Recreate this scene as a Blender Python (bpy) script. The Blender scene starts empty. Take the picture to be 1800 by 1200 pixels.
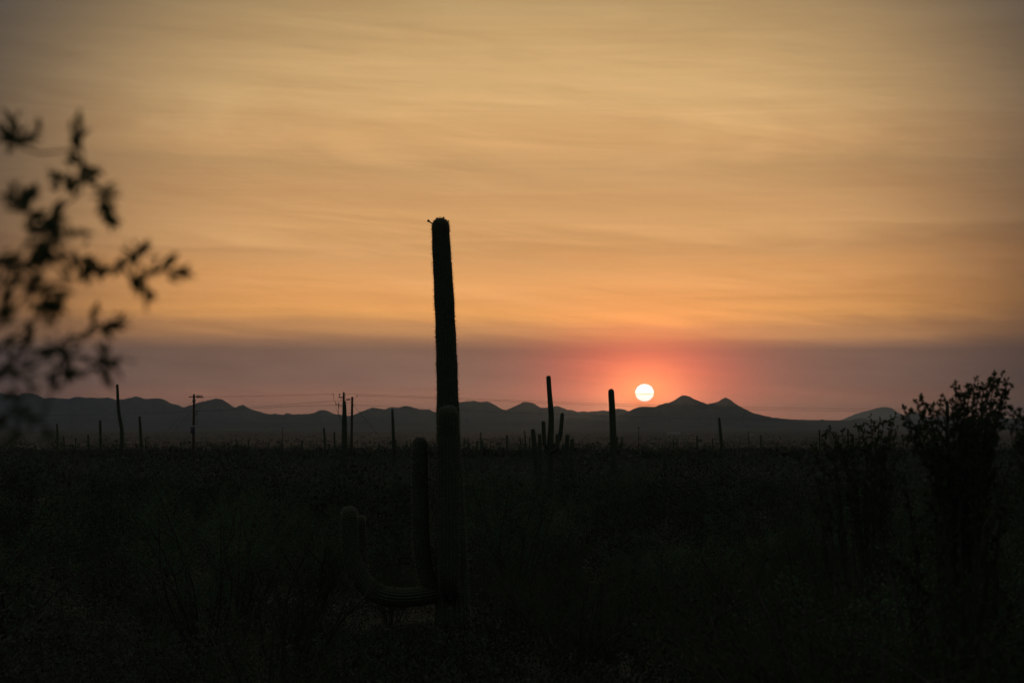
import bpy, math, random
import numpy as np
from mathutils import Vector, noise as mnoise

random.seed(7)
rng = np.random.default_rng(7)
sc = bpy.context.scene
C = sc.collection
R = math.radians

# ------------------------------------------------------------------ camera
F = 3500.0                       # focal length in pixels of the 1800 px wide picture (70 mm on 36 mm)
CAMZ = 1.7
PITCH = math.atan(145.0 / F)     # true horizon sits 145 px below the picture's centre
cam_d = bpy.data.cameras.new('camera')
cam = bpy.data.objects.new('camera', cam_d)
C.objects.link(cam)
cam.location = (0, 0, CAMZ)
cam.rotation_euler = (math.pi / 2 + PITCH, 0, 0)
cam_d.lens = 70.0
cam_d.sensor_width = 36.0
cam_d.clip_start = 0.05
cam_d.clip_end = 150000.0
cam_d.dof.use_dof = True
cam_d.dof.focus_distance = 45.0
cam_d.dof.aperture_fstop = 7.4
sc.camera = cam
CP, SP = math.cos(PITCH), math.sin(PITCH)


def ray(px, py):
    a, b = (px - 900.0) / F, (600.0 - py) / F
    return Vector((a, CP - b * SP, SP + b * CP))


def P(px, py, d):
    """point seen at a picture position, d metres ahead"""
    v = ray(px, py)
    return Vector((v.x * d / v.y, d, CAMZ + v.z * d / v.y))


# ------------------------------------------------------------------ render look
sc.view_settings.view_transform = 'Standard'
sc.view_settings.look = 'None'
sc.view_settings.exposure = 0.0
sc.view_settings.gamma = 1.0
sc.view_settings.use_curve_mapping = False
try:
    sc.cycles.use_denoising = True
    sc.cycles.max_bounces = 6
    sc.cycles.diffuse_bounces = 2
    sc.cycles.volume_bounces = 0
    sc.cycles.transparent_max_bounces = 12
except Exception:
    pass

# ------------------------------------------------------------------ sun direction
sv = ray(1133, 690).normalized()
SUN_EL = math.asin(sv.z)
SUN_AZ = math.atan2(sv.x, sv.y)          # from +Y towards +X

# ------------------------------------------------------------------ world
def srgb(r, g, b):
    f = lambda c: (c / 255 / 12.92) if c / 255 <= 0.04045 else ((c / 255 + 0.055) / 1.055) ** 2.4
    return (f(r), f(g), f(b), 1.0)


world = bpy.data.worlds.new('World')
sc.world = world
world.use_nodes = True
nt = world.node_tree
nt.nodes.clear()


class NG:
    """small helper that wires shader nodes"""
    def __init__(self, tree):
        self.t = tree

    def n(self, kind, **kw):
        nd = self.t.nodes.new(kind)
        for k, v in kw.items():
            setattr(nd, k, v)
        return nd

    def put(self, sock, v):
        if isinstance(v, bpy.types.NodeSocket):
            self.t.links.new(v, sock)
        elif v is not None:
            sock.default_value = v

    def math(self, op, a, b=None, c=None, clamp=False):
        nd = self.n('ShaderNodeMath', operation=op, use_clamp=clamp)
        for i, v in enumerate((a, b, c)):
            self.put(nd.inputs[i], v)
        return nd.outputs[0]

    def mix(self, fac, a, b, mode='MIX'):
        nd = self.n('ShaderNodeMix', data_type='RGBA', blend_type=mode, clamp_factor=True)
        self.put(nd.inputs[0], fac)
        self.put(nd.inputs[6], a)
        self.put(nd.inputs[7], b)
        return nd.outputs[2]

    def ramp(self, fac, stops, interp='LINEAR'):
        nd = self.n('ShaderNodeValToRGB')
        cr = nd.color_ramp
        cr.interpolation = interp
        while len(cr.elements) < len(stops):
            cr.elements.new(1.0)
        for e, (p, c) in zip(cr.elements, stops):
            e.position = p
            e.color = c
        self.put(nd.inputs[0], fac)
        return nd.outputs[0]

    def noise(self, vec, scale, detail=4, rough=0.5, dist=0.0):
        nd = self.n('ShaderNodeTexNoise')
        self.put(nd.inputs['Vector'], vec)
        nd.inputs['Scale'].default_value = scale
        nd.inputs['Detail'].default_value = detail
        nd.inputs['Roughness'].default_value = rough
        nd.inputs['Distortion'].default_value = dist
        return nd.outputs[0]


g = NG(nt)
tc = g.n('ShaderNodeTexCoord')
vec = tc.outputs['Generated']
sep = g.n('ShaderNodeSeparateXYZ')
nt.links.new(vec, sep.inputs[0])
X, Y, Z = sep.outputs
el = g.math('MULTIPLY', g.math('ARCSINE', Z), 180 / math.pi)         # degrees
az = g.math('MULTIPLY', g.math('ARCTAN2', X, Y), 180 / math.pi)

# streaky high smoke: noise stretched along the horizon
def stretched(sx, sz, tilt):
    cx = g.n('ShaderNodeCombineXYZ')
    g.put(cx.inputs[0], g.math('MULTIPLY', X, sx))
    g.put(cx.inputs[1], g.math('MULTIPLY', Y, sx))
    g.put(cx.inputs[2], g.math('MULTIPLY', g.math('ADD', Z, g.math('MULTIPLY', X, tilt)), sz))
    return cx.outputs[0]

n_big = g.noise(stretched(3.2, 24.0, 0.13), 1.0, 6, 0.58, 1.1)
n_fine = g.noise(stretched(8.0, 95.0, 0.06), 1.0, 6, 0.6, 0.9)
n_hair = g.noise(stretched(9.0, 420.0, -0.01), 1.0, 3, 0.5, 0.4)

wob = g.math('ADD', g.math('MULTIPLY', g.math('SUBTRACT', n_big, 0.5), 3.2),
             g.math('MULTIPLY', g.math('SUBTRACT', n_fine, 0.5), 0.55))
hi = g.math('MULTIPLY', g.math('SUBTRACT', el, 2.0), 0.35, clamp=True)    # no wobble right at the horizon
el2 = g.math('ADD', el, g.math('MULTIPLY', wob, hi))
EMAX = 60.0
def e_(deg): return (deg + 2.0) / (EMAX + 2.0)
pos = g.math('DIVIDE', g.math('ADD', el2, 2.0), EMAX + 2.0, clamp=True)
RAMP = [(-2.0, (150, 100, 84)), (0.3, (196, 134, 108)), (0.8, (178, 122, 100)), (1.2, (148, 112, 96)), (1.7, (136, 106, 92)), (2.1, (131, 103, 88)),
        (2.33, (152, 114, 90)), (2.5, (196, 142, 94)), (2.75, (190, 138, 94)), (3.2, (240, 170, 98)), (3.7, (228, 162, 97)), (4.3, (232, 168, 104)), (5.0, (210, 157, 103)),
        (5.7, (217, 166, 110)), (6.5, (206, 158, 106)), (7.4, (198, 156, 106)), (8.3, (210, 164, 110)), (9.6, (214, 174, 119)), (11.0, (205, 168, 115)), (12.2, (189, 157, 108)),
        (15.0, (172, 148, 106)), (22.0, (135, 122, 98)), (38.0, (96, 96, 92)), (60.0, (80, 86, 92))]
base = g.ramp(pos, [(e_(a), srgb(*c)) for a, c in RAMP])

# smoke glow sinks to grey dusk off mid-view, lens edge darkening painted into it
wrapped = g.math('SUBTRACT', az, 0.3)
ex = g.math('MULTIPLY', wrapped, g.math('COSINE', g.math('MULTIPLY', el, math.pi / 180)))
ey = g.math('SUBTRACT', el, 4.7)
rad_ = g.math('SQRT', g.math('ADD', g.math('MULTIPLY', ex, ex), g.math('MULTIPLY', ey, ey)))
lobe = g.math('EXPONENT', g.math('MULTIPLY', g.math('POWER', g.math('DIVIDE', rad_, 13.5), 4.6), -1.0))
dusk = g.ramp(g.math('DIVIDE', el, 60.0, clamp=True), [(0.0, (0.025, 0.025, 0.027, 1)), (0.35, (0.046, 0.053, 0.060, 1)), (1.0, (0.108, 0.122, 0.116, 1))])
lum = g.math('ADD', 0.98, g.math('MULTIPLY', g.math('SUBTRACT', n_fine, 0.5), 0.36))
lum = g.math('ADD', lum, g.math('MULTIPLY', g.math('SUBTRACT', n_big, 0.5), 0.55))
lum = g.math('ADD', lum, g.math('MULTIPLY', g.math('SUBTRACT', n_hair, 0.5), 0.10))
mixed = g.mix(lobe, dusk, base)
smoke = g.n('ShaderNodeVectorMath', operation='SCALE')
nt.links.new(mixed, smoke.inputs[0])
nt.links.new(lum, smoke.inputs[3])

# reddened glow round the sun, wider than high
dx = g.math('DIVIDE', g.math('SUBTRACT', az, math.degrees(SUN_AZ)), 1.55)
dy = g.math('SUBTRACT', el, math.degrees(SUN_EL))
th = g.math('SQRT', g.math('ADD', g.math('MULTIPLY', dx, dx), g.math('MULTIPLY', dy, dy)))
def glow(width, power, col):
    k = g.math('EXPONENT', g.math('MULTIPLY', g.math('POWER', g.math('DIVIDE', th, width), power), -1.0))
    k = g.math('MULTIPLY', k, g.math('ADD', 0.85, g.math('MULTIPLY', n_fine, 0.3)))
    nd = g.n('ShaderNodeVectorMath', operation='SCALE')
    nd.inputs[0].default_value = col
    nt.links.new(k, nd.inputs[3])
    return nd.outputs[0]
def vadd(a, b):
    nd = g.n('ShaderNodeVectorMath', operation='ADD')
    nt.links.new(a, nd.inputs[0]); nt.links.new(b, nd.inputs[1])
    return nd.outputs[0]
tot = vadd(smoke.outputs[0], glow(1.28, 1.35, (1.5, 0.085, 0.012)))
tot = vadd(tot, glow(0.62, 1.5, (0.5, 0.42, 0.11)))

# clear-air part of the light: the physical sky, dimmed by the smoke
sky = g.n('ShaderNodeTexSky', sky_type='NISHITA', sun_disc=False)
sky.sun_elevation = SUN_EL
sky.sun_rotation = SUN_AZ
sky.altitude = 700
sky.air_density = 1.5
sky.dust_density = 6.0
sky.ozone_density = 1.0
dim = g.n('ShaderNodeVectorMath', operation='SCALE')
nt.links.new(sky.outputs[0], dim.inputs[0])
dim.inputs[3].default_value = 0.08
SKY_STRENGTH = 0.1
up = g.n('ShaderNodeVectorMath', operation='SCALE')
nt.links.new(tot, up.inputs[0])
up.inputs[3].default_value = 1.0 / SKY_STRENGTH
bg = g.n('ShaderNodeBackground')
nt.links.new(vadd(up.outputs[0], dim.outputs[0]), bg.inputs[0])
bg.inputs[1].default_value = SKY_STRENGTH
out = g.n('ShaderNodeOutputWorld')
nt.links.new(bg.outputs[0], out.inputs[0])

# ------------------------------------------------------------------ sun lamp
sl = bpy.data.lights.new('sun_light', 'SUN')
sl.energy = 0.12
sl.angle = R(0.53)
sl.color = (1.0, 0.42, 0.18)
slo = bpy.data.objects.new('sun_light', sl)
C.objects.link(slo)
slo.location = (0, 0, 60)
slo.rotation_euler = Vector(sv).to_track_quat('Z', 'Y').to_euler()

# ------------------------------------------------------------------ materials
def mat(name, col, rough=0.85, var=None, vscale=3.0, trans=0.0, sheen=0.0, bump=0.0, metal=0.0, spec=0.3):
    m = bpy.data.materials.new(name)
    m.use_nodes = True
    t = m.node_tree
    q = NG(t)
    b = t.nodes['Principled BSDF']
    b.inputs['Roughness'].default_value = rough
    b.inputs['Metallic'].default_value = metal
    b.inputs['Specular IOR Level'].default_value = spec
    if sheen:
        b.inputs['Sheen Weight'].default_value = sheen
        b.inputs['Sheen Roughness'].default_value = 0.4
    co = q.n('ShaderNodeTexCoord').outputs['Object']
    c1 = (*col, 1)
    c2 = (*(var or tuple(c * 0.6 for c in col)), 1)
    f = q.noise(co, vscale, 5, 0.6)
    cc = q.ramp(f, [(0.35, c1), (0.65, c2)])
    t.links.new(cc, b.inputs['Base Color'])
    if bump:
        bp = q.n('ShaderNodeBump')
        bp.inputs['Strength'].default_value = bump
        t.links.new(q.noise(co, vscale * 6, 4), bp.inputs['Height'])
        t.links.new(bp.outputs[0], b.inputs['Normal'])
    if trans:
        tr = q.n('ShaderNodeBsdfTranslucent')
        t.links.new(cc, tr.inputs[0])
        mx = q.n('ShaderNodeMixShader')
        mx.inputs[0].default_value = trans
        t.links.new(b.outputs[0], mx.inputs[1])
        t.links.new(tr.outputs[0], mx.inputs[2])
        t.links.new(mx.outputs[0], t.nodes['Material Output'].inputs[0])
    return m


M = dict(
    saguaro=mat('saguaro_skin', (0.08, 0.10, 0.052), 0.75, (0.06, 0.075, 0.042), 2.5, sheen=0.08, bump=0.2),
    spine=mat('saguaro_spine', (0.42, 0.37, 0.27), 0.6, (0.28, 0.24, 0.17), 8.0, trans=0.45),
    fruit=mat('saguaro_fruit', (0.10, 0.08, 0.04), 0.7),
    leaf=mat('creosote_leaf', (0.075, 0.10, 0.042), 0.75, (0.05, 0.07, 0.03), 14.0, trans=0.4, spec=0.15),
    leaf_grey=mat('bursage_leaf', (0.115, 0.125, 0.09), 0.8, (0.075, 0.085, 0.06), 9.0, trans=0.2),
    leaf_green=mat('palo_verde_leaf', (0.12, 0.185, 0.085), 0.7, (0.085, 0.14, 0.065), 9.0, trans=0.25),
    bark=mat('grey_bark', (0.10, 0.085, 0.07), 0.9, (0.055, 0.045, 0.04), 12.0, bump=0.3),
    wood=mat('pole_wood', (0.13, 0.095, 0.065), 0.9, (0.07, 0.05, 0.035), 6.0, bump=0.3),
    ceramic=mat('insulator_ceramic', (0.09, 0.06, 0.045), 0.35),
    steel=mat('galvanised_steel', (0.16, 0.165, 0.17), 0.6, (0.11, 0.115, 0.12), 4.0, metal=0.2),
    wire=mat('weathered_wire', (0.06, 0.06, 0.06), 0.6),
    white=mat('white_wall_paint', (0.75, 0.73, 0.70), 0.8, (0.66, 0.64, 0.6), 1.0),
    roof=mat('pale_roof', (0.5, 0.48, 0.46), 0.8),
    glass=mat('dark_window', (0.03, 0.03, 0.035), 0.15),
    rock=mat('mountain_rock', (0.11, 0.085, 0.07), 0.95, (0.07, 0.06, 0.05), 0.002),
    grass=mat('dry_grass', (0.17, 0.14, 0.075), 0.8, (0.11, 0.095, 0.05), 3.0, trans=0.25),
    scrub=mat('desert_scrub', (0.055, 0.067, 0.036), 0.85, (0.04, 0.048, 0.027), 0.05),
)

# soil: brown gravel with pale bare washes and patches
m = bpy.data.materials.new('desert_soil')
m.use_nodes = True
t = m.node_tree
q = NG(t)
b = t.nodes['Principled BSDF']
b.inputs['Roughness'].default_value = 0.95
b.inputs['Specular IOR Level'].default_value = 0.15
co = q.n('ShaderNodeTexCoord').outputs['Object']
fine = q.noise(co, 2.0, 6, 0.65)
soil = q.ramp(fine, [(0.3, (0.065, 0.05, 0.036, 1)), (0.7, (0.11, 0.085, 0.062, 1))])
patch = q.noise(co, 0.0075, 5, 0.62)
pale = q.ramp(patch, [(0.58, (0, 0, 0, 1)), (0.68, (1, 1, 1, 1))])
scr = q.noise(co, 0.02, 5, 0.7)
dark = q.ramp(scr, [(0.40, (1, 1, 1, 1)), (0.55, (0, 0, 0, 1))])
cc = q.mix(pale, soil, (0.26, 0.22, 0.16, 1))
cc = q.mix(q.math('MULTIPLY', dark, 0.7), cc, (0.05, 0.048, 0.03, 1))
t.links.new(cc, b.inputs['Base Color'])
bp = q.n('ShaderNodeBump')
bp.inputs['Strength'].default_value = 0.5
bp.inputs['Distance'].default_value = 0.05
t.links.new(fine, bp.inputs['Height'])
t.links.new(bp.outputs[0], b.inputs['Normal'])
M['soil'] = m


# ------------------------------------------------------------------ mesh helpers
class MB:
    """collects vertices and faces, then links them as one object"""
    def __init__(self):
        self.v = []
        self.f = []

    def add(self, vs, fs):
        o = len(self.v)
        self.v.extend([tuple(p) for p in vs])
        self.f.extend([tuple(i + o for i in f) for f in fs])

    def mesh(self, name, m, smooth=True):
        me = bpy.data.meshes.new(name)
        me.from_pydata(self.v, [], self.f)
        me.materials.append(m)
        if smooth:
            me.shade_smooth()
        me.update()
        return me

    def build(self, name, m, parent=None, smooth=True, origin=None):
        if origin is not None:
            ox, oy, oz = origin
            self.v = [(x - ox, y - oy, z - oz) for x, y, z in self.v]
        return link(name, self.mesh(name, m, smooth), parent)


def link(name, data, parent=None, loc=(0, 0, 0)):
    o = bpy.data.objects.new(name, data)
    C.objects.link(o)
    o.location = loc
    if parent is not None:
        o.parent = parent
    return o


def tag(o, label=None, cat=None, group=None, kind=None):
    if label: o['label'] = label
    if cat: o['category'] = cat
    if group: o['group'] = group
    if kind: o['kind'] = kind
    return o


def thing(name, label, cat, loc=(0, 0, 0), rz=0.0, group=None):
    o = link(name, None, None, loc)
    o.rotation_euler = (0, 0, rz)
    o.empty_display_size = 0.2
    return tag(o, label, cat, group)


def catmull(pts, n):
    """n samples along a smooth curve through the points, even in arc length"""
    p = np.array([tuple(a) for a in pts], float)
    if len(p) == 2:
        t = np.linspace(0, 1, n)[:, None]
        return p[0] * (1 - t) + p[1] * t
    q = np.vstack([2 * p[0] - p[1], p, 2 * p[-1] - p[-2]])
    out = []
    for i in range(1, len(q) - 2):
        a, b_, c, d = q[i - 1], q[i], q[i + 1], q[i + 2]
        for t in np.linspace(0, 1, 24, endpoint=False):
            out.append(0.5 * ((2 * b_) + (-a + c) * t + (2 * a - 5 * b_ + 4 * c - d) * t * t + (-a + 3 * b_ - 3 * c + d) * t ** 3))
    out.append(q[-2])
    out = np.array(out)
    s = np.concatenate([[0], np.cumsum(np.linalg.norm(np.diff(out, axis=0), axis=1))])
    u = np.linspace(0, s[-1], n)
    return np.stack([np.interp(u, s, out[:, k]) for k in range(out.shape[1])], axis=1)


def frames(path):
    n = len(path)
    T = np.gradient(path, axis=0)
    T /= np.linalg.norm(T, axis=1)[:, None] + 1e-9
    ref = np.array([0, 1.0, 0]) if abs(T[0][1]) < 0.9 else np.array([1.0, 0, 0])
    U = np.zeros_like(path)
    u = ref - T[0] * np.dot(ref, T[0])
    u /= np.linalg.norm(u)
    for i in range(n):
        u = u - T[i] * np.dot(u, T[i])
        u /= np.linalg.norm(u) + 1e-9
        U[i] = u
    return T, U, np.cross(T, U)


def tube(mb, path, radii, sides=6, ribs=0, depth=0.0, cap=True):
    """tapered tube; with ribs the section is pleated like a saguaro's"""
    path = np.asarray(path, float)
    radii = np.asarray(radii, float)
    T, U, V = frames(path)
    if ribs:
        k = max(2, sides // ribs) * ribs
        a = np.arange(k) / k * 2 * np.pi
        prof = 1 - depth * (0.5 - 0.5 * np.cos(a * ribs)) ** 0.8
    else:
        k = sides
        a = np.arange(k) / k * 2 * np.pi
        prof = np.ones(k)
    vs = (path[:, None, :] + (radii[:, None] * prof[None, :])[:, :, None] *
          (np.cos(a)[None, :, None] * U[:, None, :] + np.sin(a)[None, :, None] * V[:, None, :]))
    n = len(path)
    fs = []
    for i in range(n - 1):
        for j in range(k):
            j2 = (j + 1) % k
            fs.append((i * k + j, i * k + j2, (i + 1) * k + j2, (i + 1) * k + j))
    vs = vs.reshape(-1, 3)
    if cap:
        fs.append(tuple(range((n - 1) * k, n * k)))
        fs.append(tuple(reversed(range(k))))
    mb.add(vs, fs)


def box(mb, c, s, rot=None):
    hx, hy, hz = s[0] / 2, s[1] / 2, s[2] / 2
    vs = [Vector((x, y, z)) for z in (-hz, hz) for y in (-hy, hy) for x in (-hx, hx)]
    if rot is not None:
        vs = [rot @ v for v in vs]
    mb.add([v + Vector(c) for v in vs], [(0, 2, 3, 1), (4, 5, 7, 6), (0, 1, 5, 4), (2, 6, 7, 3), (0, 4, 6, 2), (1, 3, 7, 5)])


# ------------------------------------------------------------------ ground
G_R = [0, 10, 30, 60, 110, 175, 400, 800, 1500, 3000, 6000, 12000, 50000]
G_D = [1.7, 2.0, 3.0, 4.0, 4.8, 5.5, 8.2, 13.0, 20.0, 29.0, 37.0, 42.0, 44.0]


def gz_(x, y):
    """height of the terrain (smooth part plus gentle swells)"""
    z = CAMZ - float(np.interp(max(y, 0.0), G_R, G_D))
    d = math.hypot(x, y)
    k = min(1.0, d / 40.0)
    z += k * 0.22 * math.sin(x * 0.11 + 1.3) * math.cos(y * 0.07 + 0.4) + k * 0.12 * math.sin(x * 0.031 - y * 0.043)
    return z


mb = MB()
azs = np.concatenate([np.linspace(-180, -26, 40), np.linspace(-25, 25, 170), np.linspace(26, 180, 40)])[:-1]
rs = np.concatenate([[0.6], np.geomspace(1.5, 48000, 190)])
vs = []
for r in rs:
    for a in azs:
        x, y = r * math.sin(R(a)), r * math.cos(R(a))
        vs.append((x, y, gz_(x, y)))
k = len(azs)
fs = []
for i in range(len(rs) - 1):
    for j in range(k):
        j2 = (j + 1) % k
        fs.append((i * k + j, i * k + j2, (i + 1) * k + j2, (i + 1) * k + j))
fs.append(tuple(range(k)))
mb.add(vs, fs)
tag(mb.build('ground', M['soil']), 'dark desert ground sloping from the viewpoint down to a wide valley plain', kind='structure')

# ------------------------------------------------------------------ mountains: heightfields round their real ridges
def mountain(name, label, prof, dist, depth, seed, x0, x1, step=1.8, rows=22):
    px = np.arange(x0, x1 + step, step)
    pp = np.array(prof, float)
    ridge = np.interp(px, pp[:, 0], pp[:, 1])
    base_z = gz_(0, dist) - 6
    ridge = ridge + np.array([0.9 * mnoise.fractal(Vector((x * 0.11, seed, 2.0)), 0.8, 2.2, 4) for x in px]) * (ridge < 738)
    rr = np.linspace(-1, 1, rows * 2 + 1)
    vs, fs = [], []
    for i, x in enumerate(px):
        for t_ in rr:
            d = dist + t_ * depth
            s = (1 - abs(t_)) ** 1.35
            xo = x + 26 * t_ * mnoise.noise(Vector((x * 0.02, t_ * 2.0, seed)))      # spurs wander sideways
            py = np.interp(xo if abs(t_) > 1e-6 else x, px, ridge)
            top = CAMZ + (745 - py) / F * dist
            n1 = mnoise.fractal(Vector((x * 0.045, t_ * 5.0, seed)), 0.9, 2.1, 5)
            z = base_z + max(0.0, top - base_z) * s * (1 - 0.32 * abs(t_) ** 0.5 * max(0.0, n1 + 0.35) * (abs(t_) > 1e-6))
            v = ray(x, 745)
            vs.append((v.x / v.y * d, d, z))
    m_ = len(rr)
    for i in range(len(px) - 1):
        for j in range(m_ - 1):
            fs.append((i * m_ + j, (i + 1) * m_ + j, (i + 1) * m_ + j + 1, i * m_ + j + 1))
    q_ = MB()
    q_.add(vs, fs)
    o = q_.build(name, M['rock'], origin=(0, dist, 0))
    o.location = (0, dist, 0)
    return tag(o, label, kind='structure')


LEFT = [(-420, 730), (-330, 708), (-240, 700), (-150, 704), (-70, 692), (-20, 688), (0, 690), (10, 694), (31, 695), (36, 693), (42, 691), (47, 689.5), (55, 691.5), (68, 694), (72, 697.5), (78, 701), (84, 698.5),
        (97, 699), (110, 700), (120, 701), (130, 697.5), (141, 697), (150, 699), (163, 698.5), (178, 699.5), (190, 698.5), (203, 702),
        (218, 701.5), (232, 698), (240, 696), (246, 698), (254, 701), (262, 700.5), (275, 699.5), (286, 701), (292, 704), (298, 708),
        (308, 710.5), (323, 715.5), (332, 713), (345, 708.5), (366, 703), (371, 702.5), (379, 700), (391, 702), (400, 708), (413, 716.5),
        (420, 713), (426, 711), (434, 715), (440, 719), (448, 721), (460, 724.5), (472, 727.5), (484, 727), (498, 729), (503, 726), (508, 726),
        (515, 728), (530, 727.5), (545, 727), (552, 726), (561, 721), (568, 720), (574, 721), (587, 727), (602, 729), (615, 731), (622, 729),
        (632, 724), (645, 719.5), (655, 716), (665, 717.5), (676, 719), (683, 716.5), (689, 715), (700, 717), (707, 714), (715, 712.5),
        (725, 716), (738, 719), (755, 719.5), (765, 724.5), (772, 722), (790, 715), (805, 708), (809, 706), (820, 705), (836, 704.5),
        (845, 706), (857, 705.5), (863, 707.5), (868, 711), (875, 714), (883, 719), (890, 720), (900, 716), (911, 711), (919, 706.5),
        (928, 706), (938, 709), (945, 713), (952, 716.5), (962, 716), (970, 715), (979, 713), (988, 716), (998, 720), (1008, 721),
        (1016, 724), (1025, 722.5), (1033, 723), (1040, 723.5), (1053, 721.5), (1070, 721.5), (1080, 719), (1087, 717.5), (1095, 719),
        (1103, 721.5), (1112, 723), (1150, 728), (1200, 738), (1240, 745)]
SUNR = [(1030, 746), (1070, 735), (1100, 725), (1107, 722), (1115, 718), (1125, 715), (1137, 714.5), (1150, 715), (1160, 711), (1170, 708), (1176, 707.5),
        (1183, 705), (1190, 700), (1198, 695.5), (1206, 695), (1213, 697.5), (1221, 702), (1230, 705), (1240, 708.5), (1246, 709.5),
        (1255, 708), (1262, 706), (1270, 700.5), (1276, 698), (1282, 701.5), (1292, 708.5), (1302, 714.5), (1310, 718.5), (1318, 723),
        (1330, 727), (1345, 731), (1360, 733.5), (1380, 736), (1400, 737), (1425, 738), (1440, 738), (1445, 736.5), (1450, 738),
        (1480, 739), (1540, 740), (1620, 741), (1700, 746)]
FAR = [(1440, 748), (1478, 738), (1487, 734), (1500, 729), (1510, 725.5), (1520, 722.5), (1533, 720), (1542, 716.5), (1552, 715), (1558, 715),
       (1567, 717), (1575, 722), (1584, 727), (1592, 730), (1610, 734), (1640, 742), (1660, 748)]
RIGHT = [(1470, 746), (1495, 739), (1503, 736), (1512, 733.5), (1522, 736), (1535, 737.5), (1548, 738.5), (1560, 737), (1570, 734), (1580, 730.5),
         (1590, 731), (1600, 726), (1608, 723), (1618, 727), (1630, 732), (1642, 734), (1650, 730), (1665, 732), (1700, 735), (1740, 736),
         (1765, 734), (1780, 735), (1800, 737), (1850, 730), (1920, 722), (2000, 727), (2090, 715), (2200, 728), (2300, 745)]
FOOT = [(-100, 745), (20, 741), (90, 736), (140, 731), (175, 733), (215, 738), (280, 738), (318, 732.5), (335, 732), (360, 737), (420, 741), (520, 742), (640, 740), (760, 742),
        (900, 741), (960, 739), (1005, 734), (1030, 737), (1080, 741), (1160, 743), (1240, 747)]
mountain('mountain_range', 'long dark mountain range along the left and middle of the horizon', LEFT, 20000, 3200, 3.1, -420, 1240)
mountain('mountain_range', 'twin-peaked dark mountain right of the setting sun with a long right slope', SUNR, 17500, 2600, 7.7, 1030, 1700)
mountain('mountain', 'pale far mountain fading into haze at the right of the horizon', FAR, 46000, 2500, 1.9, 1440, 1660)
mountain('hill', 'low dark hills at the right edge of the horizon behind the bush', RIGHT, 24000, 2500, 5.5, 1470, 2300)
mountain('hill', 'faint low foothills in front of the long mountain range', FOOT, 15200, 1300, 9.3, -100, 1240)

# ------------------------------------------------------------------ haze
HAZE_TOP = CAMZ + (745 - 686) / F * 26500
mb = MB()
HB = (-60000, 60000, -49000, 50000, -75, HAZE_TOP)
box(mb, ((HB[0] + HB[1]) / 2, (HB[2] + HB[3]) / 2, (HB[4] + HB[5]) / 2), (HB[1] - HB[0], HB[3] - HB[2], HB[5] - HB[4]))
hm = bpy.data.materials.new('smoky_air')
hm.use_nodes = True
ht = hm.node_tree
ht.nodes.clear()
def air(col, dens, aniso):
    nd = ht.nodes.new('ShaderNodeVolumePrincipled')
    nd.inputs['Color'].default_value = (*col, 1)
    nd.inputs['Density'].default_value = dens
    nd.inputs['Anisotropy'].default_value = aniso
    return nd.outputs[0]
both = ht.nodes.new('ShaderNodeAddShader')
ht.links.new(air((0.32, 0.70, 1.0), 1.55e-5, 0.0), both.inputs[0])       # fine air
ht.links.new(air((0.90, 0.84, 0.80), 0.36e-5, 0.85), both.inputs[1])      # smoke, scattering forward
more = ht.nodes.new('ShaderNodeAddShader')
ht.links.new(both.outputs[0], more.inputs[0])
ht.links.new(air((1.0, 0.80, 0.72), 0.12e-5, 0.97), more.inputs[1])      # coarse dust, the glow close round the sun
mo = ht.nodes.new('ShaderNodeOutputMaterial')
ht.links.new(more.outputs[0], mo.inputs['Volume'])
tag(mb.build('haze', hm, smooth=False), 'thin smoky haze filling the valley air', kind='stuff')

# ------------------------------------------------------------------ the sun and the thin cloud bar that crosses it
SD = 70000.0
sm = bpy.data.materials.new('sun_surface')
sm.use_nodes = True
st = sm.node_tree
st.nodes.clear()
em = st.nodes.new('ShaderNodeEmission')
em.inputs[0].default_value = (1.0, 0.93, 0.80, 1)
em.inputs[1].default_value = 2.2
so = st.nodes.new('ShaderNodeOutputMaterial')
st.links.new(em.outputs[0], so.inputs[0])
mb = MB()
rad = SD * 16.3 / F
nu, nv = 48, 24
vs = [(rad * math.sin(math.pi * i / nv) * math.cos(2 * math.pi * j / nu), rad * math.sin(math.pi * i / nv) * math.sin(2 * math.pi * j / nu),
       0.93 * rad * math.cos(math.pi * i / nv)) for i in range(nv + 1) for j in range(nu)]
fs = [(i * nu + j, i * nu + (j + 1) % nu, (i + 1) * nu + (j + 1) % nu, (i + 1) * nu + j) for i in range(nv) for j in range(nu)]
mb.add(vs, fs)
so_ = mb.build('sun', sm)
so_.location = P(1133, 690, SD)
tag(so_, 'white-hot setting sun just above the mountains, a thin cloud bar across it', 'sun')

cm = bpy.data.materials.new('thin_cloud')
cm.use_nodes = True
ct = cm.node_tree
ct.nodes.clear()
tr = ct.nodes.new('ShaderNodeBsdfTransparent')
tr.inputs[0].default_value = (0.93, 0.80, 0.50, 1)
co_ = ct.nodes.new('ShaderNodeOutputMaterial')
ct.links.new(tr.outputs[0], co_.inputs[0])
mb = MB()
cd = 60000.0
n = 60
pts = []
for i in range(n + 1):
    t_ = i / n * 2 - 1
    pts.append((t_ * cd * 24 / F, 0, 0.6 * cd / F * 0.4 * math.sin(t_ * 4 + 1)))
tube(mb, pts, [cd / F * (0.1 + 0.95 * (1 - (i / n * 2 - 1) ** 2) * (0.8 + 0.25 * math.sin(i * 0.7))) for i in range(n + 1)], 8)
o = mb.build('cloud', cm)
o.location = P(1134, 692.6, cd)
tag(o, 'thin streak of cloud lying across the lower half of the sun', 'cloud')
for lt in (so_, o):
    lt.visible_shadow = True

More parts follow.
